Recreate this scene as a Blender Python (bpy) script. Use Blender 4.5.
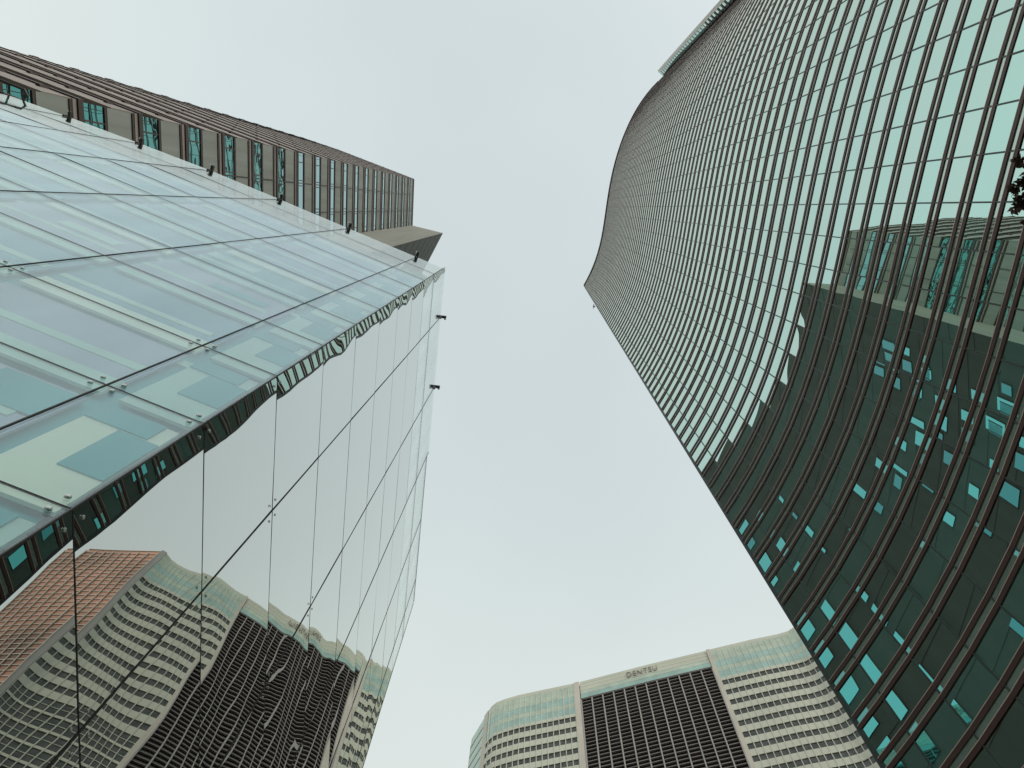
import bpy, bmesh, math, random
from mathutils import Vector, Matrix
random.seed(7)
S = bpy.context.scene
for o in list(bpy.data.objects): bpy.data.objects.remove(o)

# ------------------------------------------------------------------ camera
EYE = 1.6                                   # eye height above the plaza
cd = bpy.data.cameras.new('camera'); cam = bpy.data.objects.new('camera', cd)
S.collection.objects.link(cam); S.camera = cam
cd.sensor_fit = 'HORIZONTAL'; cd.sensor_width = 36.0; cd.lens = 745.0/1024*36
cd.clip_start = 0.05; cd.clip_end = 3000
RM = Matrix(((0.99952512, -0.00708468, 0.02998911), (0.0, -0.97321119, -0.22991298), (0.0308146, 0.2298038, -0.97274903)))
cam.matrix_world = Matrix.Translation((0, 0, EYE)) @ RM.to_4x4()

# ------------------------------------------------------------------ sky and sun
W = bpy.data.worlds.new('World'); S.world = W; W.use_nodes = True
nt = W.node_tree; nt.nodes.clear()
def nn(t, k, **kw):
    n = t.nodes.new(k)
    for a, b in kw.items(): setattr(n, a, b)
    return n
SUN_EL, SUN_AZ = 38.0, 128.0                # azimuth from +Y towards +X
sky = nn(nt, 'ShaderNodeTexSky', sky_type='NISHITA', sun_disc=False)
sky.sun_elevation = math.radians(SUN_EL); sky.sun_rotation = math.radians(SUN_AZ)
sky.air_density = 1.0; sky.dust_density = 4.0
bg1 = nn(nt, 'ShaderNodeBackground'); bg1.inputs[1].default_value = 0.05*.6
nt.links.new(sky.outputs[0], bg1.inputs[0])
# thin bright overcast veil: brighter and slightly warmer low down, faint cloud texture
tc = nn(nt, 'ShaderNodeTexCoord'); sx = nn(nt, 'ShaderNodeSeparateXYZ')
nt.links.new(tc.outputs['Generated'], sx.inputs[0])
rp = nn(nt, 'ShaderNodeValToRGB'); nt.links.new(sx.outputs[2], rp.inputs[0])
e = rp.color_ramp.elements
e[0].position = 0.0; e[0].color = (.76, .79, .70, 1)
e[1].position = 1.0; e[1].color = (.59, .658, .655, 1)
for p, c in ((.55, (.72, .762, .70, 1)), (.80, (.67, .728, .690, 1)), (.93, (.605, .672, .664, 1))):
    q = e.new(p); q.color = c
nz = nn(nt, 'ShaderNodeTexNoise'); nz.inputs['Scale'].default_value = 1.6; nz.inputs['Detail'].default_value = 3
nt.links.new(tc.outputs['Generated'], nz.inputs[0])
mr = nn(nt, 'ShaderNodeMapRange'); mr.inputs[1].default_value = .3; mr.inputs[2].default_value = .7
mr.inputs[3].default_value = .95; mr.inputs[4].default_value = 1.06
nt.links.new(nz.outputs[0], mr.inputs[0])
mr.inputs[3].default_value = .975; mr.inputs[4].default_value = 1.085
bg2 = nn(nt, 'ShaderNodeBackground')
nt.links.new(rp.outputs[0], bg2.inputs[0]); nt.links.new(mr.outputs[0], bg2.inputs[1])
ad = nn(nt, 'ShaderNodeAddShader'); wo = nn(nt, 'ShaderNodeOutputWorld')
nt.links.new(bg1.outputs[0], ad.inputs[0]); nt.links.new(bg2.outputs[0], ad.inputs[1]); nt.links.new(ad.outputs[0], wo.inputs[0])
sl = bpy.data.lights.new('sun', 'SUN'); sl.energy = 1.2; sl.angle = math.radians(12); sl.color = (1, .93, .84)
so = bpy.data.objects.new('sun', sl); S.collection.objects.link(so)
a, b_ = math.radians(SUN_AZ), math.radians(SUN_EL)
sv = Vector((math.sin(a)*math.cos(b_), math.cos(a)*math.cos(b_), math.sin(b_)))
so.rotation_euler = sv.to_track_quat('Z', 'Y').to_euler(); so.location = sv*300
S.view_settings.view_transform = 'Standard'; S.view_settings.look = 'None'
S.view_settings.exposure = 0.0; S.view_settings.gamma = 1.0
S.view_settings.use_curve_mapping = False
S.render.engine = 'CYCLES'
S.cycles.max_bounces = 10; S.cycles.glossy_bounces = 6; S.cycles.transparent_max_bounces = 16

# ------------------------------------------------------------------ materials
def mat(name):
    m = bpy.data.materials.new(name); m.use_nodes = True; m.node_tree.nodes.clear(); return m, m.node_tree
def out(t, sh): o = nn(t, 'ShaderNodeOutputMaterial'); t.links.new(sh, o.inputs[0]); return o
def rgb(c): return (*c, 1)
def noisy(t, c, amount, scale, stretch=(1, 1, 1), detail=4):
    """object-space colour variation: worn, weathered"""
    tcn = nn(t, 'ShaderNodeTexCoord'); mp = nn(t, 'ShaderNodeMapping'); mp.inputs['Scale'].default_value = stretch
    t.links.new(tcn.outputs['Object'], mp.inputs[0])
    n = nn(t, 'ShaderNodeTexNoise'); n.inputs['Scale'].default_value = scale; n.inputs['Detail'].default_value = detail
    t.links.new(mp.outputs[0], n.inputs[0])
    r = nn(t, 'ShaderNodeValToRGB'); t.links.new(n.outputs[0], r.inputs[0])
    r.color_ramp.elements[0].position = .3; r.color_ramp.elements[1].position = .72
    r.color_ramp.elements[0].color = rgb([x*(1-amount) for x in c]); r.color_ramp.elements[1].color = rgb([min(1, x*(1+amount)) for x in c])
    return r.outputs[0], mp.outputs[0]
def matte(name, c, amount=.15, scale=.8, rough=.7, metal=0, stretch=(1, 1, 1), bump=0, spec=.5):
    m, t = mat(name); p = nn(t, 'ShaderNodeBsdfPrincipled'); col, vec = noisy(t, c, amount, scale, stretch)
    t.links.new(col, p.inputs['Base Color']); p.inputs['Roughness'].default_value = rough; p.inputs['Metallic'].default_value = metal
    p.inputs['Specular IOR Level'].default_value = spec
    if bump:
        n = nn(t, 'ShaderNodeTexNoise'); n.inputs['Scale'].default_value = scale*12; t.links.new(vec, n.inputs[0])
        b = nn(t, 'ShaderNodeBump'); b.inputs['Strength'].default_value = bump; b.inputs['Distance'].default_value = .02
        t.links.new(n.outputs[0], b.inputs['Height']); t.links.new(b.outputs[0], p.inputs['Normal'])
    out(t, p.outputs[0]); return m
def warp(t, scale, dist, strength=1.0):
    tcn = nn(t, 'ShaderNodeTexCoord')
    n = nn(t, 'ShaderNodeTexNoise'); n.inputs['Scale'].default_value = scale; n.inputs['Detail'].default_value = 1
    t.links.new(tcn.outputs['Object'], n.inputs[0])
    b = nn(t, 'ShaderNodeBump'); b.inputs['Strength'].default_value = strength; b.inputs['Distance'].default_value = dist
    t.links.new(n.outputs[0], b.inputs['Height']); return b.outputs[0]
def coated(name, body, mirror, f0, wscale, wdist, rough=.004, amount=.2, power=4, nscale=.35, graze=(.93, .95, .92)):
    """reflective coated glass in front of an opaque dark room or back panel: reflectance f0 head-on, rising at grazing view"""
    m, t = mat(name)
    d = nn(t, 'ShaderNodeBsdfDiffuse'); col, _ = noisy(t, body, amount, nscale); t.links.new(col, d.inputs[0])
    g = nn(t, 'ShaderNodeBsdfGlossy'); g.inputs['Roughness'].default_value = rough
    nm = warp(t, wscale, wdist); t.links.new(nm, g.inputs['Normal'])
    lw = nn(t, 'ShaderNodeLayerWeight'); lw.inputs[0].default_value = .5
    pw = nn(t, 'ShaderNodeMath', operation='POWER'); t.links.new(lw.outputs['Facing'], pw.inputs[0]); pw.inputs[1].default_value = power
    mx = nn(t, 'ShaderNodeMix', data_type='RGBA'); t.links.new(pw.outputs[0], mx.inputs[0])
    mx.inputs[6].default_value = rgb(mirror); mx.inputs[7].default_value = rgb(graze)
    t.links.new(mx.outputs[2], g.inputs[0])
    fr = nn(t, 'ShaderNodeMapRange'); t.links.new(pw.outputs[0], fr.inputs[0]); fr.inputs[3].default_value = f0; fr.inputs[4].default_value = .98
    ms = nn(t, 'ShaderNodeMixShader'); t.links.new(fr.outputs[0], ms.inputs[0]); t.links.new(d.outputs[0], ms.inputs[1]); t.links.new(g.outputs[0], ms.inputs[2])
    out(t, ms.outputs[0]); return m
def sheet_glass(name, tint, mirror, f0, fmax, wscale, wdist, power=3):
    """see-through pane"""
    m, t = mat(name)
    tr = nn(t, 'ShaderNodeBsdfTransparent'); tr.inputs[0].default_value = rgb(tint)
    g = nn(t, 'ShaderNodeBsdfGlossy'); g.inputs['Roughness'].default_value = .003
    cc_, _ = noisy(t, [q*.95 for q in mirror], .055, 1.4, (1.6, 1.6, .16)); t.links.new(cc_, g.inputs[0])
    t.links.new(warp(t, wscale, wdist), g.inputs['Normal'])
    lw = nn(t, 'ShaderNodeLayerWeight'); lw.inputs[0].default_value = .5
    pw = nn(t, 'ShaderNodeMath', operation='POWER'); t.links.new(lw.outputs['Facing'], pw.inputs[0]); pw.inputs[1].default_value = power
    fr = nn(t, 'ShaderNodeMapRange'); t.links.new(pw.outputs[0], fr.inputs[0]); fr.inputs[3].default_value = f0; fr.inputs[4].default_value = fmax
    ms = nn(t, 'ShaderNodeMixShader'); t.links.new(fr.outputs[0], ms.inputs[0]); t.links.new(tr.outputs[0], ms.inputs[1]); t.links.new(g.outputs[0], ms.inputs[2])
    out(t, ms.outputs[0]); return m

M = {}
M['vision'] = coated('tower_vision_glass', (.024, .014, .012), (.66, .94, .85), .82, .35, .005, graze=(1.0, .80, .68))
M['spandrel'] = coated('tower_spandrel_glass', (.06, .20, .175), (.64, .95, .86), .80, .35, .005, graze=(1.0, .80, .68))
M['strip'] = coated('tower_strip_glass', (.20, .29, .245), (.80, .93, .85), .52, .3, .002, graze=(1.0, .84, .72))
M['rail'] = matte('brown_shaded_rail', (.055, .024, .018), .15, .5, .42, 0, spec=.3)  # brown, darkened to hold the shade under the rails
M['rail_lit_edge'] = matte('pinkish_lit_rail_edge', (.60, .45, .38), .12, .5, .35, .3)  # paler strip painting the lit front edge of each rail
M['mullion'] = matte('dark_green_mullion', (.035, .05, .045), .1, .5, .4, .3)
M['tower_core'] = matte('tower_backing', (.03, .03, .03), .1)
M['white_metal'] = matte('white_metal_cladding', (.62, .58, .52), .06, .6, .45)
M['crown_glass'] = coated('pale_crown_glass', (.12, .3, .3), (.5, .8, .78), .55, .5, .002)
M['mirror_wall'] = coated('mirror_coated_glass', (.012, .008, .006), (.86, .92, .90), .36, .55, .007, power=1.45)
M['clear'] = sheet_glass('clear_parapet_glass', (.95, .97, .95), (.92, .95, .93), .10, .75, .6, .004)
M['left_glass'] = sheet_glass('pale_green_glass', (.94, 1.0, 1.0), (.91, .975, 1.0), .08, .94, .6, .004, power=3.8)
M['seal'] = matte('black_silicone_joint', (.015, .012, .012), .1, 2, .6)
M['steel'] = matte('polished_steel', (.55, .56, .55), .05, 3, .18, 1)
M['black'] = matte('black_painted_steel', (.035, .028, .027), .1, 3, .5)
M['blind_cream'] = matte('cream_ceiling', (.90, .92, .78), .06, .8, .8, stretch=(1, 1, .3))
M['blind_teal'] = matte('teal_blind', (.07, .40, .45), .14, 1.2, .8, stretch=(1, 1, .3))
M['blind_grey'] = matte('grey_blue_blind', (.19, .38, .50), .12, 1.0, .8, stretch=(1, 1, .3))
M['blind_lilac'] = matte('lilac_grey_blind', (.42, .46, .60), .12, 1.0, .8, stretch=(1, 1, .3))
M['blind_pale'] = matte('pale_green_blind', (.55, .74, .68), .08, .9, .8, stretch=(1, 1, .3))
M['concrete'] = matte('grey_concrete', (.27, .29, .27), .16, .5, .85, stretch=(3, 3, .12), bump=.3)
M['concrete_lit'] = matte('lit_grey_concrete', (.37, .365, .33), .14, .6, .85, stretch=(4, 4, .1), bump=.3)  # lit side of the shaft, light put into the colour
M['concrete_dark'] = matte('shaded_side_concrete', (.095, .10, .095), .14, .3, .85, stretch=(2, 2, .2), bump=.3)  # darker copy, shade of the shaft's other side put into the colour
M['brown'] = matte('dark_brown_metal', (.045, .022, .018), .2, 1, .5, .2)
M['balcony'] = matte('pinkish_balcony_panel', (.29, .25, .23), .12, .6, .6)
M['teal_window'] = coated('teal_window_glass', (.01, .04, .045), (.16, .50, .53), .62, .8, .004, power=2.3)
M['lit_teal'] = coated('bright_teal_window', (.02, .10, .11), (.22, .70, .76), .80, .5, .004)
M['dim_teal'] = coated('dim_teal_window', (.01, .06, .07), (.12, .40, .46), .75, .5, .004)
M['office_white'] = matte('pale_office_cladding', (.62, .63, .53), .07, .12, .5)
M['office_grey'] = matte('grey_office_pier', (.40, .39, .37), .1, .15, .6)
M['office_pink'] = matte('pale_pinkish_pier', (.62, .57, .50), .1, .12, .6)
M['office_glass'] = coated('pale_office_glass', (.26, .38, .34), (.62, .80, .74), .35, .12, .01, amount=.35)
M['office_glass_warm'] = coated('warm_office_glass', (.45, .50, .40), (.70, .80, .70), .3, .12, .01, amount=.25)
M['office_window'] = coated('dark_office_window', (.055, .050, .046), (.42, .46, .44), .14, .2, .004, amount=.9, nscale=.8)
M['office_dark'] = coated('dark_brown_office_glass', (.022, .014, .013), (.4, .42, .42), .12, .1, .01, amount=.6)
M['louvre'] = matte('grey_louvre', (.24, .215, .205), .12, .2, .5)
M['sunlit_panel'] = matte('sunlit_reddish_cladding', (.52, .26, .18), .65, .05, .7)  # reddish wall with warm sunlight put into its colour
M['sign'] = matte('grey_brown_sign_letters', (.27, .24, .21), .05)
M['needle'] = matte('dark_foliage', (.055, .03, .018), .4, 2, .8)
M['bark'] = matte('brown_bark', (.07, .045, .03), .3, 4, .9, stretch=(1, 1, .2), bump=.6)

# ------------------------------------------------------------------ geometry helpers
class MB:
    def __init__(s): s.v = []; s.f = []; s.mi = []; s.mats = []; s.smooth = False
    def m(s, name):
        mm = M[name]
        if mm not in s.mats: s.mats.append(mm)
        return s.mats.index(mm)
    def quad(s, p, mt): i = len(s.v); s.v += [tuple(q) for q in p]; s.f.append(tuple(range(i, i+len(p)))); s.mi.append(s.m(mt))
    def prism(s, plan, z0, z1, mt, top=None):
        """closed prism over a plan polygon (z above the camera's eye: EYE is added)"""
        n = len(plan); i = len(s.v)
        A = sum(plan[k][0]*plan[(k+1) % n][1]-plan[(k+1) % n][0]*plan[k][1] for k in range(n))
        if A < 0: plan = plan[::-1]
        s.v += [(x, y, z0+EYE) for x, y in plan]+[(x, y, z1+EYE) for x, y in plan]
        s.f.append(tuple(range(i+n-1, i-1, -1))); s.mi.append(s.m(mt))
        s.f.append(tuple(range(i+n, i+2*n))); s.mi.append(s.m(top or mt))
        for k in range(n):
            j = (k+1) % n; s.f.append((i+k, i+j, i+n+j, i+n+k)); s.mi.append(s.m(mt))
    def sweep(s, line, d0, d1, z0, z1, mt):
        """band that follows a plan polyline, from offset d0 to d1 outwards, heights z0..z1"""
        a = offset(line, d0); b = offset(line, d1); n = len(line); i = len(s.v)
        for k in range(n):
            s.v += [(*a[k], z0+EYE), (*b[k], z0+EYE), (*b[k], z1+EYE), (*a[k], z1+EYE)]
        mi = s.m(mt)
        for k in range(n-1):
            p, q = i+4*k, i+4*k+4
            for u in range(4):
                w = (u+1) % 4; s.f.append((p+u, p+w, q+w, q+u)); s.mi.append(mi)
        s.f.append((i+3, i+2, i+1, i)); s.f.append((i+4*n-4, i+4*n-3, i+4*n-2, i+4*n-1)); s.mi += [mi, mi]
    def box(s, c, ax, ay, az, mt):
        """box around c (z with EYE already in) with half-axis vectors"""
        i = len(s.v); c = Vector(c); ax, ay, az = Vector(ax), Vector(ay), Vector(az)
        for sz in (-1, 1):
            for sx_, sy_ in ((-1, -1), (1, -1), (1, 1), (-1, 1)): s.v.append(tuple(c+ax*sx_+ay*sy_+az*sz))
        mi = s.m(mt)
        for f in ((3, 2, 1, 0), (4, 5, 6, 7), (0, 1, 5, 4), (1, 2, 6, 5), (2, 3, 7, 6), (3, 0, 4, 7)):
            s.f.append(tuple(i+k for k in f)); s.mi.append(mi)
    def disc(s, c, nrm, r, th, mt, seg=12):
        nrm = Vector(nrm).normalized(); u = nrm.orthogonal().normalized(); w = nrm.cross(u); c = Vector(c); i = len(s.v); mi = s.m(mt)
        for rr, h in ((r, 0), (r, th*.6), (r*.7, th)):
            for k in range(seg):
                t = 2*math.pi*k/seg; s.v.append(tuple(c+u*math.cos(t)*rr+w*math.sin(t)*rr+nrm*h))
        for l in (0, 1):
            for k in range(seg):
                j = (k+1) % seg; s.f.append((i+l*seg+k, i+l*seg+j, i+(l+1)*seg+j, i+(l+1)*seg+k)); s.mi.append(mi)
        s.f.append(tuple(i+2*seg+k for k in range(seg))); s.mi.append(mi)
        s.f.append(tuple(i+seg-1-k for k in range(seg))); s.mi.append(mi)
    def tube(s, pts, radii, mt, seg=8):
        pts = [Vector(p) for p in pts]; i = len(s.v); mi = s.m(mt)
        for k, p in enumerate(pts):
            d = (pts[min(k+1, len(pts)-1)]-pts[max(k-1, 0)]).normalized(); u = d.orthogonal().normalized()
            if abs(d.z) < .9: u = d.cross(Vector((0, 0, 1))).normalized()
            w = d.cross(u)
            for q in range(seg):
                t = 2*math.pi*q/seg; s.v.append(tuple(p+(u*math.cos(t)+w*math.sin(t))*radii[k]))
        for k in range(len(pts)-1):
            for q in range(seg):
                j = (q+1) % seg; s.f.append((i+k*seg+q, i+k*seg+j, i+(k+1)*seg+j, i+(k+1)*seg+q)); s.mi.append(mi)
        s.f.append(tuple(i+q for q in range(seg))[::-1]); s.f.append(tuple(i+(len(pts)-1)*seg+q for q in range(seg))); s.mi += [mi, mi]
    def build(s, name, parent=None, smooth=False, kind=None):
        me = bpy.data.meshes.new(name); me.from_pydata(s.v, [], s.f); me.update()
        for mm in s.mats: me.materials.append(mm)
        me.polygons.foreach_set('material_index', s.mi)
        if smooth: me.polygons.foreach_set('use_smooth', [True]*len(s.f))
        o = bpy.data.objects.new(name, me); S.collection.objects.link(o)
        if parent:
            o.parent = parent; top = parent
            loc = Vector(parent.location)
            while top.parent: top = top.parent; loc += Vector(top.location)
            o.location = -loc if parent.parent is None else (0, 0, 0)
        if kind: o['kind'] = kind
        return o

def offset(line, d):
    """offset a plan polyline sideways, positive = towards the camera's side (right of travel)"""
    if abs(d) < 1e-9: return list(line)
    r = []
    n = len(line)
    for k in range(n):
        ns = []
        for a, b in ((k-1, k), (k, k+1)):
            if 0 <= a and b < n:
                ex, ey = line[b][0]-line[a][0], line[b][1]-line[a][1]; L = math.hypot(ex, ey); ns.append((ey/L, -ex/L))
        nx = sum(q[0] for q in ns); ny = sum(q[1] for q in ns); L = math.hypot(nx, ny); nx /= L; ny /= L
        c = nx*ns[0][0]+ny*ns[0][1]; r.append((line[k][0]+nx*d/c, line[k][1]+ny*d/c))
    return r
def facing(line):
    """order a polyline so that offset>0 goes towards the camera"""
    (x0, y0), (x1, y1) = line[0], line[-1]; ex, ey = x1-x0, y1-y0
    return list(line) if ey*(0-x0)+(-ex)*(0-y0) > 0 else list(line)[::-1]
def lerp(a, b, t): return (a[0]+(b[0]-a[0])*t, a[1]+(b[1]-a[1])*t)
def along(line, d):
    for k in range(len(line)-1):
        L = math.dist(line[k], line[k+1])
        if d <= L or k == len(line)-2: return lerp(line[k], line[k+1], d/L)
        d -= L
def length(line): return sum(math.dist(line[k], line[k+1]) for k in range(len(line)-1))
def piece(line, d0, d1):
    r = [along(line, d0)]; d = 0
    for k in range(len(line)-1):
        d += math.dist(line[k], line[k+1])
        if d0+1e-4 < d < d1-1e-4: r.append(line[k+1])
    return r+[along(line, d1)]
def thing(name, label, cat, loc=(0, 0, 0), group=None):
    o = bpy.data.objects.new(name, None); S.collection.objects.link(o); o.location = loc
    o['label'] = label; o['category'] = cat
    if group: o['group'] = group
    return o

# ------------------------------------------------------------------ ground
g, t = mat('asphalt'); p = nn(t, 'ShaderNodeBsdfPrincipled'); c, _ = noisy(t, (.09, .09, .088), .3, .8); t.links.new(c, p.inputs[0]); p.inputs['Roughness'].default_value = .9; out(t, p.outputs[0]); M['asphalt'] = g
g, t = mat('paving'); p = nn(t, 'ShaderNodeBsdfPrincipled'); tcn = nn(t, 'ShaderNodeTexCoord'); br = nn(t, 'ShaderNodeTexBrick')
br.inputs['Color1'].default_value = (.36, .34, .31, 1); br.inputs['Color2'].default_value = (.30, .285, .26, 1); br.inputs['Mortar'].default_value = (.12, .11, .10, 1)
br.inputs['Scale'].default_value = 1.6; br.inputs['Mortar Size'].default_value = .012
t.links.new(tcn.outputs['Object'], br.inputs[0]); t.links.new(br.outputs[0], p.inputs[0]); p.inputs['Roughness'].default_value = .8; out(t, p.outputs[0]); M['paving'] = g
b = MB(); b.prism([(-900, -900), (900, -900), (900, 900), (-900, 900)], -EYE-1, -EYE, 'asphalt'); o = b.build('ground', kind='structure')
b = MB(); b.prism([(-60, -60), (75, -60), (75, 75), (-60, 75)], -EYE+.004, -EYE+.12, 'paving'); o = b.build('pavement', kind='structure')

# ------------------------------------------------------------------ curved office tower (right)
FAC = [(10.363, 16.056), (10.969, 14.91), (11.642, 13.498), (12.242, 12.053), (12.764, 10.578), (13.207, 9.077), (13.573, 7.555), (13.874, 6.02), (14.121, 4.474), (14.33, 2.923), (14.517, 1.369), (14.697, -0.185), (14.885, -1.739), (15.092, -3.29), (15.328, -4.837), (15.602, -6.378), (15.918, -7.911), (16.28, -9.433), (16.69, -10.943), (17.152, -12.439), (17.666, -13.917), (18.235, -15.374), (18.864, -16.807), (19.558, -18.21), (20.322, -19.575), (21.162, -20.896), (22.081, -22.162), (23.082, -23.365), (24.25, -24.58)]
FAC = facing(FAC)
H_T = 159.0; STEP = 1.892; LV0 = 24.84
T = thing('office_tower', 'tall brown-railed glass office tower with a curved concave front rising along the right side', 'tower', (14.5, 0, 0))
inner = offset(FAC, -.30)
b = MB(); b.prism(inner+([(60, -30), (60, 24)] if inner[0][1] > inner[-1][1] else [(60, 24), (60, -30)]), -EYE, H_T-.3, 'tower_core')
b.build('core', T)
levels = [LV0+STEP*k for k in range(-13, 72)]
GAP = .23
nf = len(FAC)
def tower_panel(bb, a, c, z0, z1, mt, tilt):
    # one pane: its own plane, very slightly out of true
    ex, ey = c[0]-a[0], c[1]-a[1]; L = math.hypot(ex, ey); nx, ny = ey/L, -ex/L
    o1, o2 = tilt
    P = [(a[0]+nx*(o1-.0), a[1]+ny*(o1), z0+EYE), (c[0]+nx*(-o1), c[1]+ny*(-o1), z0+EYE), (c[0]+nx*(-o1+o2), c[1]+ny*(-o1+o2), z1+EYE), (a[0]+nx*(o1+o2), a[1]+ny*(o1+o2), z1+EYE)]
    bb.quad(P, mt)
glass_line = offset(FAC, -.02)
rest = MB(); strips = MB(); cand = []
for k in range(len(levels)-1):
    z0 = levels[k]+GAP; z1 = levels[k+1]-GAP
    mt = 'spandrel' if k % 2 else 'vision'
    for j in range(nf-1):
        a, c = glass_line[j], glass_line[j+1]
        tl = (random.gauss(0, .0012), random.gauss(0, .0014))
        # size as seen: bigger for near rows that fall inside the picture
        vis = (16.5 < z0 < 40 and -4.5 < (a[1]+c[1])/2 < 15 and (a[1]+c[1])/2 < 15)
        x, y = (a[0]+c[0])/2, (a[1]+c[1])/2
        v = RM.transposed() @ Vector((x, y, (z0+z1)/2)); px = 512-v.x/v.z*745; py = 384+v.y/v.z*745
        if 0 < px < 1024 and 0 < py < 768: cand.append(((x*x+y*y+z0*z0), a, c, z0, z1, mt, tl))
        else: tower_panel(rest, a, c, z0, z1, mt, tl)
cand.sort(key=lambda q: q[0])
for q in cand[:96]:
    b = MB(); tower_panel(b, *q[1:]); b.build('window_pane', T)
for q in cand[96:]: tower_panel(rest, *q[1:])
rest.build('window_panes', T, kind='stuff')
for k, z in enumerate(levels):
    strips.sweep(glass_line, -.04, .0, z-GAP, z+GAP, 'strip')
strips.build('spandrel_strips', T)
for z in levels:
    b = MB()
    for s_ in (-1, 1): b.sweep(FAC, -.01, .014, z+s_*GAP-.115, z+s_*GAP+.058, 'rail'); b.sweep(FAC, -.01, .020, z+s_*GAP+.059, z+s_*GAP+.085, 'rail_lit_edge')
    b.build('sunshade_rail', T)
for j in range(nf):
    x, y = FAC[j]
    a, c = FAC[max(0, j-1)], FAC[min(nf-1, j+1)]; L = math.dist(a, c); ux, uy = (c[0]-a[0])/L, (c[1]-a[1])/L; nx, ny = uy, -ux
    w = .026 if 0 < j < nf-1 else .09
    b = MB(); b.box((x-nx*.0, y-ny*.0, (H_T)/2+EYE/2), (ux*w, uy*w, 0), (nx*.005, ny*.005, 0), (0, 0, (H_T+EYE)/2), 'mullion')
    b.build('mullion', T)
b = MB(); b.sweep(FAC, -.3, .10, H_T+.25, H_T+.6, 'rail'); b.build('roof_edge', T)
# recessed return wall at the far (south) end: glazed storeys and a white corner pier
gw = facing([(24.95, -25.65), (24.32, -26.17)])
b = MB(); b.prism([(24.97, -25.62), (24.36, -26.2), (27.4, -29.6), (42, -30), (42, -23)], -EYE, H_T-.2, 'tower_core'); 
b.build('end_wing', T)
for k in range(len(levels)-1):
    hi = levels[k] > 118
    b = MB(); b.sweep(gw, .02, .06, levels[k]+.35, levels[k+1]-.3, 'crown_glass' if hi else 'vision'); b.sweep(gw, .02, .12, levels[k]-.3, levels[k]+.35, 'strip' if hi else 'mullion'); b.build('end_window', T)
b = MB(); b.prism([(24.30, -26.19), (24.06, -26.60), (26.15, -28.95), (26.7, -28.6)], -EYE, H_T+.3, 'white_metal'); b.build('corner_pier', T)

# ------------------------------------------------------------------ glass building (left foreground)
G = thing('glass_building', 'low frameless glass-clad building with a sharp corner filling the left foreground', 'building', (-2.53, 1.61, 0))
LF = facing([(-2.53, 1.61), (-5.59, .33), (-8.51, -.89), (-11.39, -1.98), (-14.24, -3.0), (-15.4, -3.42)])
RF = facing([(-2.53, 1.61), (-2.53-.111*10.3, 1.61+.9938*10.3)])
HL = [-1.3]+[3.75-1.67*k for k in (2, 1)]+[3.75+1.67*k for k in range(0, 10)]   # horizontal joints
TOPL = 20.6
LL, RL = length(LF), length(RF)
# arc positions measured from the corner
lj = [0, .78]+[.78+1.98*k for k in range(1, 8)]; lj = [v for v in lj if v < LL-.2]+[LL]
rj = [0, 1.43, 3.50, 5.52, 7.50, 9.5, RL]
def from_corner(line, L, d):
    return along(line, d) if math.dist(line[0], (-2.53, 1.61)) < .01 else along(line, L-d)
cn = Vector((-2.53, 1.61))
roof = MB()
# closed body: floor slabs, core wall behind the glass, roof
back = [(-3.67-.1, 11.8), (-12.6, 12.0), (-13.4, 2.2), (-15.4, -3.3)]
def inset_plan(d):
    a = offset(LF, -d); c = offset(RF, -d)
    if math.dist(LF[0], (-2.53, 1.61)) > .01: a = a[::-1]
    if math.dist(RF[0], (-2.53, 1.61)) > .01: c = c[::-1]
    # mitred corner
    n1 = Vector((-.366, .9305)); n2 = Vector((-.9938, -.111))
    m_ = n1+n2; m_.normalize(); k = d/(m_.dot(n1)); cc = (cn.x+m_.x*k, cn.y+m_.y*k)
    return cc, a[1:], c[1:]
cc, a5, c5 = inset_plan(1.1)
poly = [cc]+c5[:]+back[:3]+a5[::-1]
b = MB(); b.prism(poly, -EYE, 16.9, 'tower_core', 'concrete'); b.build('core', G)
slab = MB()
cc2, a6, c6 = inset_plan(.16)
poly2 = [cc2]+c6+back[:3]+a6[::-1]
for z in (-.2, 3.60, 6.94, 10.28, 13.62, 16.96):
    slab.prism(poly2, z-.14, z+.02, 'blind_pale')
slab.build('floor_slabs', G)
# right (mirror) face backing so that nothing shows through it: dark lining just behind the panes
b = MB(); b.sweep([cc2]+[c6[-1]] if RF[0] == (-2.53, 1.61) else [c6[-1], cc2], -.06, -.02, -EYE, 17.0, 'tower_core'); b.build('lining', G)

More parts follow.
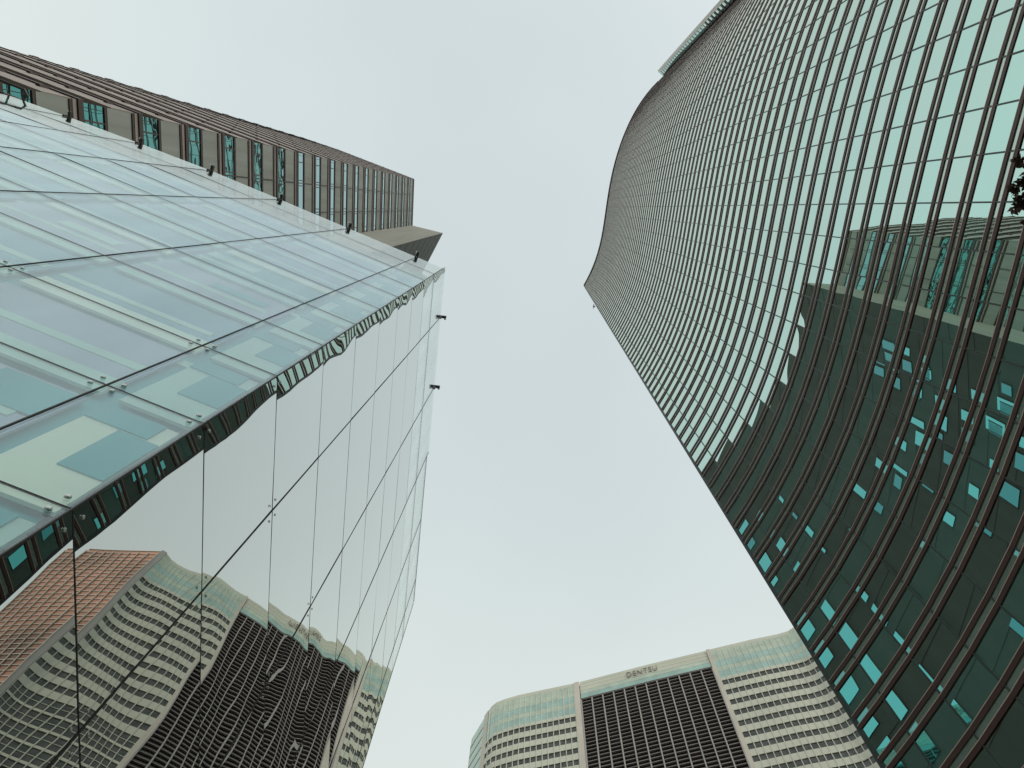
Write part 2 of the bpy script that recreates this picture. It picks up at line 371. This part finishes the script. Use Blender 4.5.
def pane(bb, line, L, d0, d1, z0, z1, mt, n=8, amp=.004, th=.012, curved=True):
    g_ = .009
    d0 += g_; d1 -= g_; z0 += g_; z1 -= g_
    base = len(bb.v); mi = bb.m(mt); A_ = from_corner(line, L, d0); B_ = from_corner(line, L, d1)
    ex, ey = B_[0]-A_[0], B_[1]-A_[1]; l = math.hypot(ex, ey)
    nx, ny = (ey/l, -ex/l)
    if nx*(-A_[0])+ny*(-A_[1]) < 0: nx, ny = -nx, -ny
    ph = random.uniform(0, 6.28); ph2 = random.uniform(0, 6.28); am = amp*random.uniform(.5, 1.4); tu = random.gauss(0, amp*.35); tv = random.gauss(0, amp*.35)
    for s_ in (0, -th):
        for i in range(n+1):
            for j in range(n+1):
                u, v = i/n, j/n
                w = am*(math.sin(math.pi*u)*math.sin(math.pi*v)) + am*.22*math.sin(5*u+ph+2*v)*math.cos(4*v+ph2) + tu*(u-.5)+tv*(v-.5)
                bb.v.append((A_[0]+ex*u+nx*(w+s_), A_[1]+ey*u+ny*(w+s_), z0+(z1-z0)*v+EYE))
    for s_ in (0, 1):
        o_ = base+s_*(n+1)**2
        for i in range(n):
            for j in range(n):
                q = (o_+i*(n+1)+j, o_+(i+1)*(n+1)+j, o_+(i+1)*(n+1)+j+1, o_+i*(n+1)+j+1)
                bb.f.append(q if s_ == 0 else q[::-1]); bb.mi.append(mi)
def seen(line, L, d, z):
    x, y = from_corner(line, L, d); v = RM.transposed() @ Vector((x, y, z)); px = 512-v.x/v.z*745; py = 384+v.y/v.z*745
    return v.z < 0 and -40 < px < 1064 and -40 < py < 808
hz = HL+[TOPL]
restL, restR = MB(), MB(); rl_, rr_ = [], []
for line, L, js, keep, rst, lim in ((LF, LL, lj, rl_, restL, 50), (RF, RL, rj, rr_, restR, 46)):
    left = line is LF
    cells = []
    for i in range(len(js)-1):
        for k in range(len(hz)-1):
            z0, z1 = hz[k], hz[k+1]
            if not left and k == len(hz)-2: z1 = 21.15 if js[i] < 5.5 else 20.75
            mt = ('clear' if z0 > 16.9 else 'left_glass') if left else ('clear' if z0 > 16.9 else 'mirror_wall')
            zc = (z0+z1)/2; dc = (js[i]+js[i+1])/2
            vis = any(seen(line, L, dd, zz) for dd in (js[i], js[i+1], dc) for zz in (z0, z1, zc))
            x, y = from_corner(line, L, dc); cells.append((not vis, x*x+y*y+zc*zc, js[i], js[i+1], z0, z1, mt))
    cells.sort(key=lambda q: (q[0], q[1]))
    for n_, q in enumerate(cells):
        amp = .003 if left else .0034
        if n_ < lim and not q[0]:
            b = MB(); pane(b, line, L, *q[2:], amp=amp); b.build('glass_panel', G, smooth=True)
        else: pane(rst, line, L, *q[2:], amp=amp)
restL.build('other_glass_panels', G, smooth=True, kind='stuff'); restR.build('other_glass_panels', G, smooth=True, kind='stuff')
# silicone joints
for line, L, js in ((LF, LL, lj), (RF, RL, rj)):
    left = line is LF
    for z in HL[1:]:
        b = MB(); b.sweep(line, -.012, .001, z-.0045, z+.0045, 'seal'); b.build('joint', G)
    for d in js[1:]:
        x, y = from_corner(line, L, d); x2, y2 = from_corner(line, L, max(0, d-.1)); l = math.hypot(x-x2, y-y2); ux, uy = (x-x2)/l, (y-y2)/l
        ht = TOPL if left else (21.1 if d < 5.6 else 20.7)
        b = MB(); b.box((x, y, (ht+EYE)/2), (ux*.006, uy*.006, 0), (-uy*.006, ux*.006, 0), (0, 0, (ht+EYE)/2), 'seal'); b.build('joint', G)
b = MB(); b.box((-2.53+.004, 1.61-.004, (TOPL+EYE)/2), (.006, 0, 0), (0, .006, 0), (0, 0, (TOPL+EYE)/2), 'black'); b.build('corner_joint', G)
b = MB(); b.sweep([from_corner(RF, RL, 5.52), from_corner(RF, RL, RL)] if RF[0] == (-2.53, 1.61) else [from_corner(RF, RL, RL), from_corner(RF, RL, 5.52)], -.014, .004, 20.752, 20.775, 'seal'); b.build('top_edge_strip', G)
# steel clamp discs at the four corners around each joint crossing, near ones only (the far ones are too small to see)
def clampset(line, L, js, zs):
    for d in js:
        for z in zs:
            for sd in (-1, 1):
                for sz in (-1, 1):
                    dd = d+sd*.085
                    if dd < .05: 
                        if sd < 0: continue
                        dd = .10
                    x, y = from_corner(line, L, dd); x2, y2 = from_corner(line, L, dd+.1); l = math.hypot(x-x2, y-y2); ux, uy = (x2-x)/l, (y2-y)/l
                    nx, ny = uy, -ux
                    if nx*(-x)+ny*(-y) < 0: nx, ny = -nx, -ny
                    b = MB(); b.disc((x+nx*.004, y+ny*.004, z+sz*.085+EYE), (nx, ny, 0), (.021 if line is LF else .014), (.014 if line is LF else .006), 'steel'); b.build('clamp', G)
clampset(LF, LL, [0, .78], [3.75, 5.42]); clampset(LF, LL, [.78], [7.09]); clampset(LF, LL, [2.76], [5.42, 7.09])
clampset(RF, RL, [0, 1.43], [3.75, 5.42, 7.09]); clampset(RF, RL, [3.5], [7.09, 8.76])
b = MB(); b.sweep(offset(LF, -.19), -.04, 0, -EYE, 16.9, 'blind_teal'); b.build('lining', G)
# blinds and ceiling panels behind the left face
kinds = ['blind_cream', 'blind_teal', 'blind_grey', 'blind_pale']
rnd = random.Random(11)
bl = offset(LF, -.12); bLL = length(bl)
for k in range(len(hz)-2):
    for i in range(len(lj)-1):
        d0, d1, z0, z1 = lj[i]+.075, lj[i+1]-.075, hz[k]+.09, hz[k+1]-.07
        if i == 0: d0 = .13
        sc = bLL/LL
        def pc(u0, u1):
            if bl[0] == offset(LF, -.12)[0] and math.dist(LF[0], (-2.53, 1.61)) < .01: return piece(bl, u0*sc, u1*sc)
            return piece(bl, bLL-u1*sc, bLL-u0*sc)
        b = MB(); c1 = ['blind_teal', 'blind_grey', 'blind_lilac', 'blind_grey', 'blind_lilac'][(k*2+i//2+rnd.randint(0, 1)) % 5]; c2 = 'blind_pale' if (k+i) % 3 else 'blind_cream'
        zz = z1-z0
        if i == 0:
            # the narrow bay at the corner: cream ceiling panel with a teal cut-out towards the corner
            b.sweep(pc(d0, d1), -.03, 0, z0, z1, 'blind_cream' if k == 3 else 'blind_pale')
            b.sweep(pc(d0, d0+(d1-d0)*rnd.uniform(.5, .75)), .001, .012, z0+zz*rnd.uniform(.3, .4), z0+zz*.78, 'blind_teal'); b.sweep(pc(d0+.1, d1), .001, .014, z0+zz*.80, z1, 'blind_teal')
        else:
            f = .14+.16*rnd.random(); b.sweep(pc(d0, d1), -.03, 0, z0, z0+zz*f, c2); b.sweep(pc(d0, d1), -.03, -.005, z0+zz*f, z1, c1)
            g_ = f+rnd.uniform(.12, .3); b.sweep(pc(d0+rnd.uniform(0, .2), d1), -.004, .004, z0+zz*g_, z0+zz*(g_+rnd.uniform(.05, .12)), 'blind_pale')
            if rnd.random() < .15:
                s0 = d0+(d1-d0)*rnd.uniform(.0, .6); s1 = min(d1, s0+(d1-d0)*rnd.uniform(.3, .6))
                b.sweep(pc(s0, s1), .006, .012, z0+zz*.6, z0+zz*rnd.uniform(.75, .98), rnd.choice(['blind_pale', 'blind_grey', 'blind_teal', 'blind_lilac']))
        b.build('blind', G)
# little dark brackets on the parapet, one over each vertical joint
for line, L, js, ht in ((LF, LL, lj[1:-1], TOPL), (RF, RL, rj[1:3], 21.15)):
    for d in js:
        x, y = from_corner(line, L, d); x2, y2 = from_corner(line, L, d+.1); l = math.hypot(x-x2, y-y2); ux, uy = (x2-x)/l, (y2-y)/l; nx, ny = uy, -ux
        if nx*(-x)+ny*(-y) < 0: nx, ny = -nx, -ny
        b = MB(); c0 = Vector((x+nx*.02, y+ny*.02, ht+.0+EYE))
        b.box(c0, (nx*.13, ny*.13, 0), (ux*.035, uy*.035, 0), (0, 0, .045), 'black')
        for q in (-.10, .10): b.disc(c0+Vector((nx*q+ux*.045, ny*q+uy*.045, 0)), (ux, uy, 0), .03, .035, 'steel', 8)
        b.box(c0+Vector((0, 0, -.16)), (nx*.02, ny*.02, 0), (ux*.02, uy*.02, 0), (0, 0, .12), 'black')
        b.build('parapet_bracket', G)
# looped guard rail on the parapet at the far left end
b = MB(); z = 20.75+EYE
pts = [(-15.6, -3.85), (-14.29, -3.32), (-13.66, -3.07), (-13.60, -2.93), (-13.76, -2.80), (-14.34, -3.02), (-15.6, -3.5)]
b.tube([(x, y, z) for x, y in pts], [.035]*7, 'black', 8)
b.tube([(-14.05, -3.22, z), (-14.1, -2.95, z), (-14.1, -2.95, z-.5)], [.03]*3, 'black', 6)
b.build('guard_rail', G)

# ------------------------------------------------------------------ balcony tower (far left, behind the glass building)
H_L = 118.0; FL = H_L*.0405
P1, P2 = (-18.74, -4.26), (-19.22, 2.75)
WS = [P1, (-29.91, -8.47), (-35.9, -10.45)]
B3 = thing('apartment_tower', 'grey and brown concrete tower with railed balconies behind the glass building at upper left', 'tower', (-18.74, -4.26, 0))
face2 = facing([P1, P2]); face1 = facing(WS)
CUT = H_L-.3
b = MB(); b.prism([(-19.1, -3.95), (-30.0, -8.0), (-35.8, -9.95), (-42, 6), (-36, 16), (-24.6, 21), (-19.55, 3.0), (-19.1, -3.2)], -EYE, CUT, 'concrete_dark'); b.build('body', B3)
nfl = int(H_L/FL); L2 = length(face2); L1 = length(face1)
wrap = [P2]+WS if face2[0] == P2 else WS[::-1]+[P2]
for k in range(nfl+1):
    zt = H_L-.2-FL*k
    if zt-FL < -1: break
    b = MB(); b.sweep(face2, -.34, 0, zt-FL*.56, zt-FL*.10, 'concrete'); b.build('spandrel_panel', B3)
    b = MB(); b.sweep(face2, -.26, -.06, zt-FL*.96, zt-FL*.56, 'teal_window'); w = b.build('window', B3)
    f = MB(); f.sweep(face2, -.28, -.01, zt-FL*.60, zt-FL*.565, 'brown')
    for q in (.10, .30, .33, .36, .62, .66, .69, .9):
        x, y = along(face2, L2*q); f.box((x-.08, y, zt-FL*.76+EYE), (.05, 0, 0), (0, .035, 0), (0, 0, FL*.17), 'brown')
    f.build('window_frame', w)
    # pale parapet and brown rail, both wrapping round the corner and along the south face
    b = MB(); b.sweep(wrap, .0, .05, zt-FL*.10, zt-FL*.045, 'balcony'); b.sweep(face1, -.3, .05, zt-FL*.50, zt-FL*.045, 'balcony'); b.build('balcony_parapet', B3)
    b = MB(); b.sweep(wrap, .0, .11, zt-FL*.04, zt+FL*.035, 'brown'); b.sweep(face2, -.02, .05, zt-FL*.145, zt-FL*.115, 'brown')
    for i in range(10):
        x, y = along(offset(face1, .07), L1*(i+.35)/10); b.box((x, y, zt-FL*.10+EYE), (.09, 0, 0), (0, .06, 0), (0, 0, FL*.07), 'brown')
    b.build('balcony_rail', B3)
    b = MB(); b.sweep(face1, -.3, -.18, zt-FL*.97, zt-FL*.50, 'brown'); b.build('dark_window_band', B3)
for q in (.33, .66):
    x, y = along(face2, L2*q); b = MB(); b.box((x+.015, y, H_L/2), (.03, 0, 0), (0, .03, 0), (0, 0, H_L/2), 'brown'); b.build('post', B3)
# plain concrete shaft at the north end, its lit and shaded sides painted in
Q_, R_ = (-14.39, 3.79), (-16.86, 8.27)
R2 = (Q_[0]-.483*27, Q_[1]+.876*27)
b = MB(); b.prism([(-19.25, 2.62), Q_, (-20.5, 5.5)], -EYE, H_L, 'concrete_lit')
b.build('lit_wall', B3)
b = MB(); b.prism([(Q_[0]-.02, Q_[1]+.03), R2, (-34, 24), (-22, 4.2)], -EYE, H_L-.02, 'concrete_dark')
b.build('shaded_wall', B3)
# punched windows in the east side of the shaft (seen mirrored in the curved tower)
side = facing([Q_, R2]); Ls = length(side); rnd = random.Random(5); nw = 0
for k in range(3, 22):
    zc = 8+k*4.78
    if zc > 98: break
    pos = [3.1, 4.7] if (zc > 84 or 66 < zc < 72) else []
    pos += [v for v in (14.0, 16.0, 18.0, 19.8, 21.7, 23.6, 25.5) if rnd.random() < .85]
    if zc < 82: pos += [v for v in (4.8, 6.7, 8.4) if rnd.random() < .7]
    for v in pos:
        v += rnd.uniform(-.15, .15); w = rnd.choice([.9, 1.1, 1.3]); h = rnd.choice([1.5, 2.2, 3.0]); w *= 1 if v < 4 else 1.15
        if v > 13: w *= 1.25; h *= 1.15; zz = zc+rnd.uniform(-.3, .3)
        b = MB(); b.sweep(piece(side, v-w/2, v+w/2), .02, .07, zz-h/2, zz+h/2, rnd.choice(['lit_teal', 'lit_teal', 'dim_teal'])); wn = b.build('window', B3)
        f = MB(); f.sweep(piece(side, v-w/2-.08, v-w/2), .02, .10, zz-h/2, zz+h/2, 'brown'); f.sweep(piece(side, v+w/2, v+w/2+.08), .02, .10, zz-h/2, zz+h/2, 'brown')
        f.build('window_frame', wn); nw += 1
print('side windows', nw)
b = MB()
for k in range(1, 25): b.sweep(side, .01, .03, k*4.78-.05, k*4.78+.03, 'brown')
b.build('wall_seams', B3)

# ------------------------------------------------------------------ pale office block beyond the plaza (bottom)
H_O = 160.0; FO = 3.37; ZT = 147.9
O = thing('office_block', 'pale office high-rise with rounded corner, ribbon windows and a dark louvred centre at the bottom', 'building', (25, 108, 0))
def opart(name, fn, kind=None): b = MB(); fn(b); return b.build(name, O, kind=kind)
left_sec = facing([(-10.6, 120.6), (-9.9, 119.4), (-8.6, 118.2), (-6.4, 117.2), (-3, 116), (10.0, 112.6)])
mid_sec = facing([(11.5, 112.1), (28.3, 106.8), (41.3, 103.0)])
right_sec = facing([(42.2, 102.7), (52, 99.8), (58, 98.3), (60.4, 97.4), (62.1, 96.0)])
west_end = facing([(-15.8, 137.3), (-15.0, 128.8), (-11.6, 122.4)])
east_end = facing([(61.6, 95.7), (72.3, 98.1), (83, 99.9)]); east_end = [(63.5, 95.5), (73.3, 97.4), (83.5, 99.4)]
body = [(-15.4, 137.3), (-14.6, 129), (-10.9, 121.6), (-8.2, 118.9), (-2.9, 116.7), (10.6, 113.2), (28.4, 107.6), (42, 103.6), (52, 100.6), (58, 99.1), (60.6, 98.2), (63.2, 96.7), (73.2, 98.3), (83.5, 100.2), (84, 150), (-10, 150)]
opart('core', lambda b: b.prism(body, -EYE, H_O-.4, 'tower_core', 'concrete'))
def ribbon(line, name, ncol, mtglass, top):
    L = length(line)
    wh = lambda k: 1.62 if k < 11 else 2.85                   # lower storeys are glazed almost full height
    for k in range(0, 26):                                   # window bands of the upper storeys, one part per storey
        z1 = ZT-FO*k; b = MB(); b.sweep(line, -.2, -.05, z1-wh(k), z1, 'office_window')
        if k >= 11: b.sweep(line, -.2, .05, z1-1.5, z1-1.38, 'office_white')
        b.build('window_band', O)
    b = MB()
    for k in range(0, 44):
        z1 = ZT-FO*k; b.sweep(line, -.2, .12, z1-FO, z1-wh(k), 'office_white')
        if k >= 26: b.sweep(line, -.2, -.05, z1-wh(k), z1, 'office_window')
    b.sweep(line, -.2, .12, ZT, ZT+1.0, 'office_white')
    b.build('storey_bands', O)
    b = MB()                                                  # glazed crown above the windows
    z = ZT+1.0
    for i, (h, mt) in enumerate(((2.3, 'office_glass'), (1.6, 'office_glass_warm'), (2.3, 'office_glass'), (1.9, 'office_glass_warm'), (1.9, 'office_glass_warm'), (H_O-ZT-1.0-10.0-.02, 'office_white'))):
        b.sweep(line, -.2, .06, z+.012, z+h-.012, mt); z += h
    b.build('glass_crown', O)
    b = MB(); n = ncol
    for i in range(n+1):
        x, y = along(line, L*i/n*.9999); x2, y2 = along(line, max(0, L*i/n-.2)); 
        if i == 0: x2, y2 = along(line, .2); x2, y2 = 2*x-x2, 2*y-y2
        l = math.hypot(x-x2, y-y2); ux, uy = (x-x2)/l, (y-y2)/l
        b.box((x, y, H_O/2), (ux*.07, uy*.07, 0), (-uy*.19, ux*.19, 0), (0, 0, H_O/2+.3), 'office_white')
    b.build('vertical_ribs', O)
ribbon(left_sec, 'left', 17, 'office_glass', 0); ribbon(right_sec, 'right', 15, 'office_glass', 0)
# dark louvred centre
Lm = length(mid_sec); b = MB(); b.sweep(mid_sec, -.5, -.35, -EYE, 153.7, 'office_dark'); b.build('dark_glazing', O)
lv = MB(); n = 0; z = 153.4
while z > 110: lv.sweep(mid_sec, -.34, .02, z-.13, z+.05, 'louvre'); z -= FO/3.0
while z > 0: lv.sweep(mid_sec, -.34, .02, z-.13, z+.05, 'louvre'); z -= FO/3.0
lv.build('louvres', O)
for i in range(13):
    x, y = along(mid_sec, Lm*i/12*.9999); b = MB(); b.box((x, y-.05, 153.7/2+EYE/2), (.13, -.04, 0), (.05, .17, 0), (0, 0, 153.7/2), 'office_grey'); b.build('centre_mullion', O)
b = MB()
z = 153.7
for h, mt in ((1.5, 'office_glass'), (1.3, 'office_glass_warm'), (1.3, 'office_white'), (1.2, 'office_white'), (.98, 'office_white')):
    b.sweep(mid_sec, -.5, .0, z+.03, z+h-.03, mt); z += h
b.sweep(mid_sec, -.5, -.05, 153.7, H_O-.1, 'office_grey')
b.build('centre_fascia', O)
# sign letters on the fascia
cu = bpy.data.curves.new('sign_text', 'FONT'); cu.body = 'DENTSU'; cu.size = 2.7; cu.offset = -.02; cu.extrude = .05; cu.space_character = 1.12; cu.resolution_u = 3
to = bpy.data.objects.new('tmp', cu); S.collection.objects.link(to)
dg = bpy.context.evaluated_depsgraph_get(); me = bpy.data.meshes.new_from_object(to.evaluated_get(dg)); bpy.data.objects.remove(to)
me.materials.clear(); me.materials.append(M['sign'])
sg = bpy.data.objects.new('sign_lettering', me); S.collection.objects.link(sg)
xs = [v.co.x for v in me.vertices]; wd = max(xs)-min(xs); sc = 7.4/wd
a0, a1 = Vector((11.5, 112.1)), Vector((28.3, 106.8)); dr = (a1-a0).normalized()
start = a0+dr*((22.4-11.5)/dr.x)
nrm = Vector((dr.y, -dr.x, 0)); 
if nrm.y > 0: nrm = -nrm
ex = Vector((dr.x, dr.y, 0)); ez = Vector((0, 0, 1)); 
mw = Matrix((ex*sc, ez, nrm)).transposed().to_4x4(); mw.translation = Vector((start.x, start.y, 156.9+EYE))+nrm*.16
sg.parent = O; sg.matrix_world = mw; sg.matrix_parent_inverse = Matrix.Identity(4)
sg.matrix_basis = Matrix.Translation(-Vector(O.location)) @ mw
# piers
def pier(pl, top, mt): b = MB(); b.prism(pl, -EYE, top, mt); b.build('pier', O)
pier([(10.02, 112.36), (11.3, 112.0), (11.6, 113.3), (10.5, 113.8)], H_O+.02, 'office_pink')
pier([(41.35, 102.75), (42.15, 102.5), (42.5, 103.9), (41.7, 104.3)], H_O+.02, 'office_pink')
pier([(-11.75, 122.2), (-10.75, 120.5), (-10.1, 121.2), (-11, 122.8)], H_O+.1, 'office_pink')
pier([(62.1, 95.7), (63.5, 95.2), (63.7, 96.8), (62.3, 97.3)], H_O+.1, 'office_grey')
# glazed west end and gridded east end, warm sunlight painted into its red
b = MB(); z = H_O
while z > 0: b.sweep(west_end, -.3, 0, z-2.4, z-.05, 'office_glass' ); b.sweep(west_end, -.3, .08, z-FO+.01, z-2.41, 'office_white'); z -= FO
b.build('west_glazing', O)
b = MB(); b.sweep(west_end, .05, .2, -EYE, H_O+.1, 'office_white') if False else None
Le = length(east_end)
b = MB(); b.sweep(east_end, -.4, .0, -EYE, H_O, 'sunlit_panel'); b.build('east_wall', O)
b = MB(); z = H_O-.3
while z > 30: b.sweep(east_end, .0, .16, z-.2, z, 'office_pink'); z -= 1.69
b.build('east_bands', O)
for i in range(9):
    x, y = along(east_end, Le*i/8*.999); b = MB(); b.box((x+.05, y-.22, H_O/2), (.09, 0, 0), (0, .2, 0), (0, 0, H_O/2+.1), 'office_pink'); b.build('east_rib', O)

# ------------------------------------------------------------------ tree at the right edge
TX, TY = 9.05, -.25
TR = thing('street_tree', 'dark-leaved tree whose outermost twigs poke in at the right edge before the curved tower', 'tree', (TX, TY, .12))
b = MB(); b.tube([(TX, TY, .1), (TX+.05, TY, 2.5), (TX-.02, TY+.05, 5), (TX+.03, TY, 7.5), (TX, TY, 10.6)], [.17, .14, .11, .07, .015], 'bark', 10)
rt = random.Random(3); leaf = MB()
def spray(p, d, L, rad):
    # a twig with small leaves along it
    d = Vector(d).normalized(); p = Vector(p); n = max(3, int(L/.06)); side_ = d.cross(Vector((0, 0, 1))).normalized()
    b.tube([p, p+d*L], [rad, .004], 'bark', 5)
    for i in range(n):
        q = p+d*L*(i+.5)/n
        for s_ in range(5):
            v = (d*.5+side_*rt.uniform(-1, 1)+Vector((0, 0, 1))*rt.uniform(-.8, .8)).normalized(); l = rt.uniform(.05, .10); w = v.cross(Vector((rt.uniform(-1, 1), rt.uniform(-1, 1), rt.uniform(-1, 1)))).normalized()*l*.30
            leaf.quad([q, q+v*l*.5+w, q+v*l, q+v*l*.5-w], 'needle')
for k in range(46):
    z = 3.2+7.0*(k/46)**.9; a = k*2.399+rt.uniform(-.3, .3); L = (2.9*(1-((z-6.4)/5.2)**2)**.5 if abs(z-6.4) < 5.1 else .4)*rt.uniform(.75, 1.0)
    st = Vector((TX, TY, z)); d = Vector((math.cos(a), math.sin(a), rt.uniform(.1, .45)))
    en = st+d*L; b.tube([st, st+d*L*.5+Vector((0, 0, .08)), en], [.035, .02, .008], 'bark', 6)
    for j in range(13):
        f = .25+.75*j/13; q = st+d*L*f
        da = a+rt.choice((-1, 1))*rt.uniform(.4, 1.1); spray(q, (math.cos(da), math.sin(da), rt.uniform(-.3, .5)), rt.uniform(.35, .7)*(1.15-f*.5), .008)
# the two twigs that reach furthest towards the viewer
for (ex_, ty, z) in ((4.93, -.40, 9.6), (4.90, -.24, 9.6), (4.93, -.06, 9.6), (5.16, .24, 9.6), (5.20, .72, 9.6)):
    st = Vector((TX-.3, TY, z-.9)); en = Vector((ex_, ty, z)); b.tube([st, (st+en)/2+Vector((0, 0, .1)), en], [.035, .02, .008], 'bark', 6)
    for j in range(34):
        q = st.lerp(en, .70+.30*j/33); spray(q, (-.4, rt.uniform(-1, 1), rt.uniform(-.5, .5)), rt.uniform(.07, .15), .006)
b.build('trunk', TR); leaf.build('crown', TR)

# ------------------------------------------------------------------ bird
bd = MB(); c = Vector((3.09, 5.02, 39+EYE))
bd.tube([c+.45*Vector((-.16, 0, 0)), c+.45*Vector((-.08, 0, .01)), c+.45*Vector((.05, 0, .01)), c+.45*Vector((.13, 0, .02)), c+.45*Vector((.19, 0, .01))], [.005, .02, .023, .014, .003], 'black', 8)
for s_ in (-1, 1):
    P = [c+.45*Vector((.07, s_*.03, .02)), c+.45*Vector((-.07, s_*.03, .02)), c+.45*Vector((-.05, s_*.17, .06)), c+.45*Vector((-.10, s_*.30, .03)), c+.45*Vector((.02, s_*.20, .06))]
    bd.quad(P, 'black'); bd.quad([p_+Vector((0, 0, .008)) for p_ in P[::-1]], 'black')
bo = bd.build('bird'); bo['label'] = 'tiny dark bird in the open sky just off the top corner of the curved tower'; bo['category'] = 'bird'
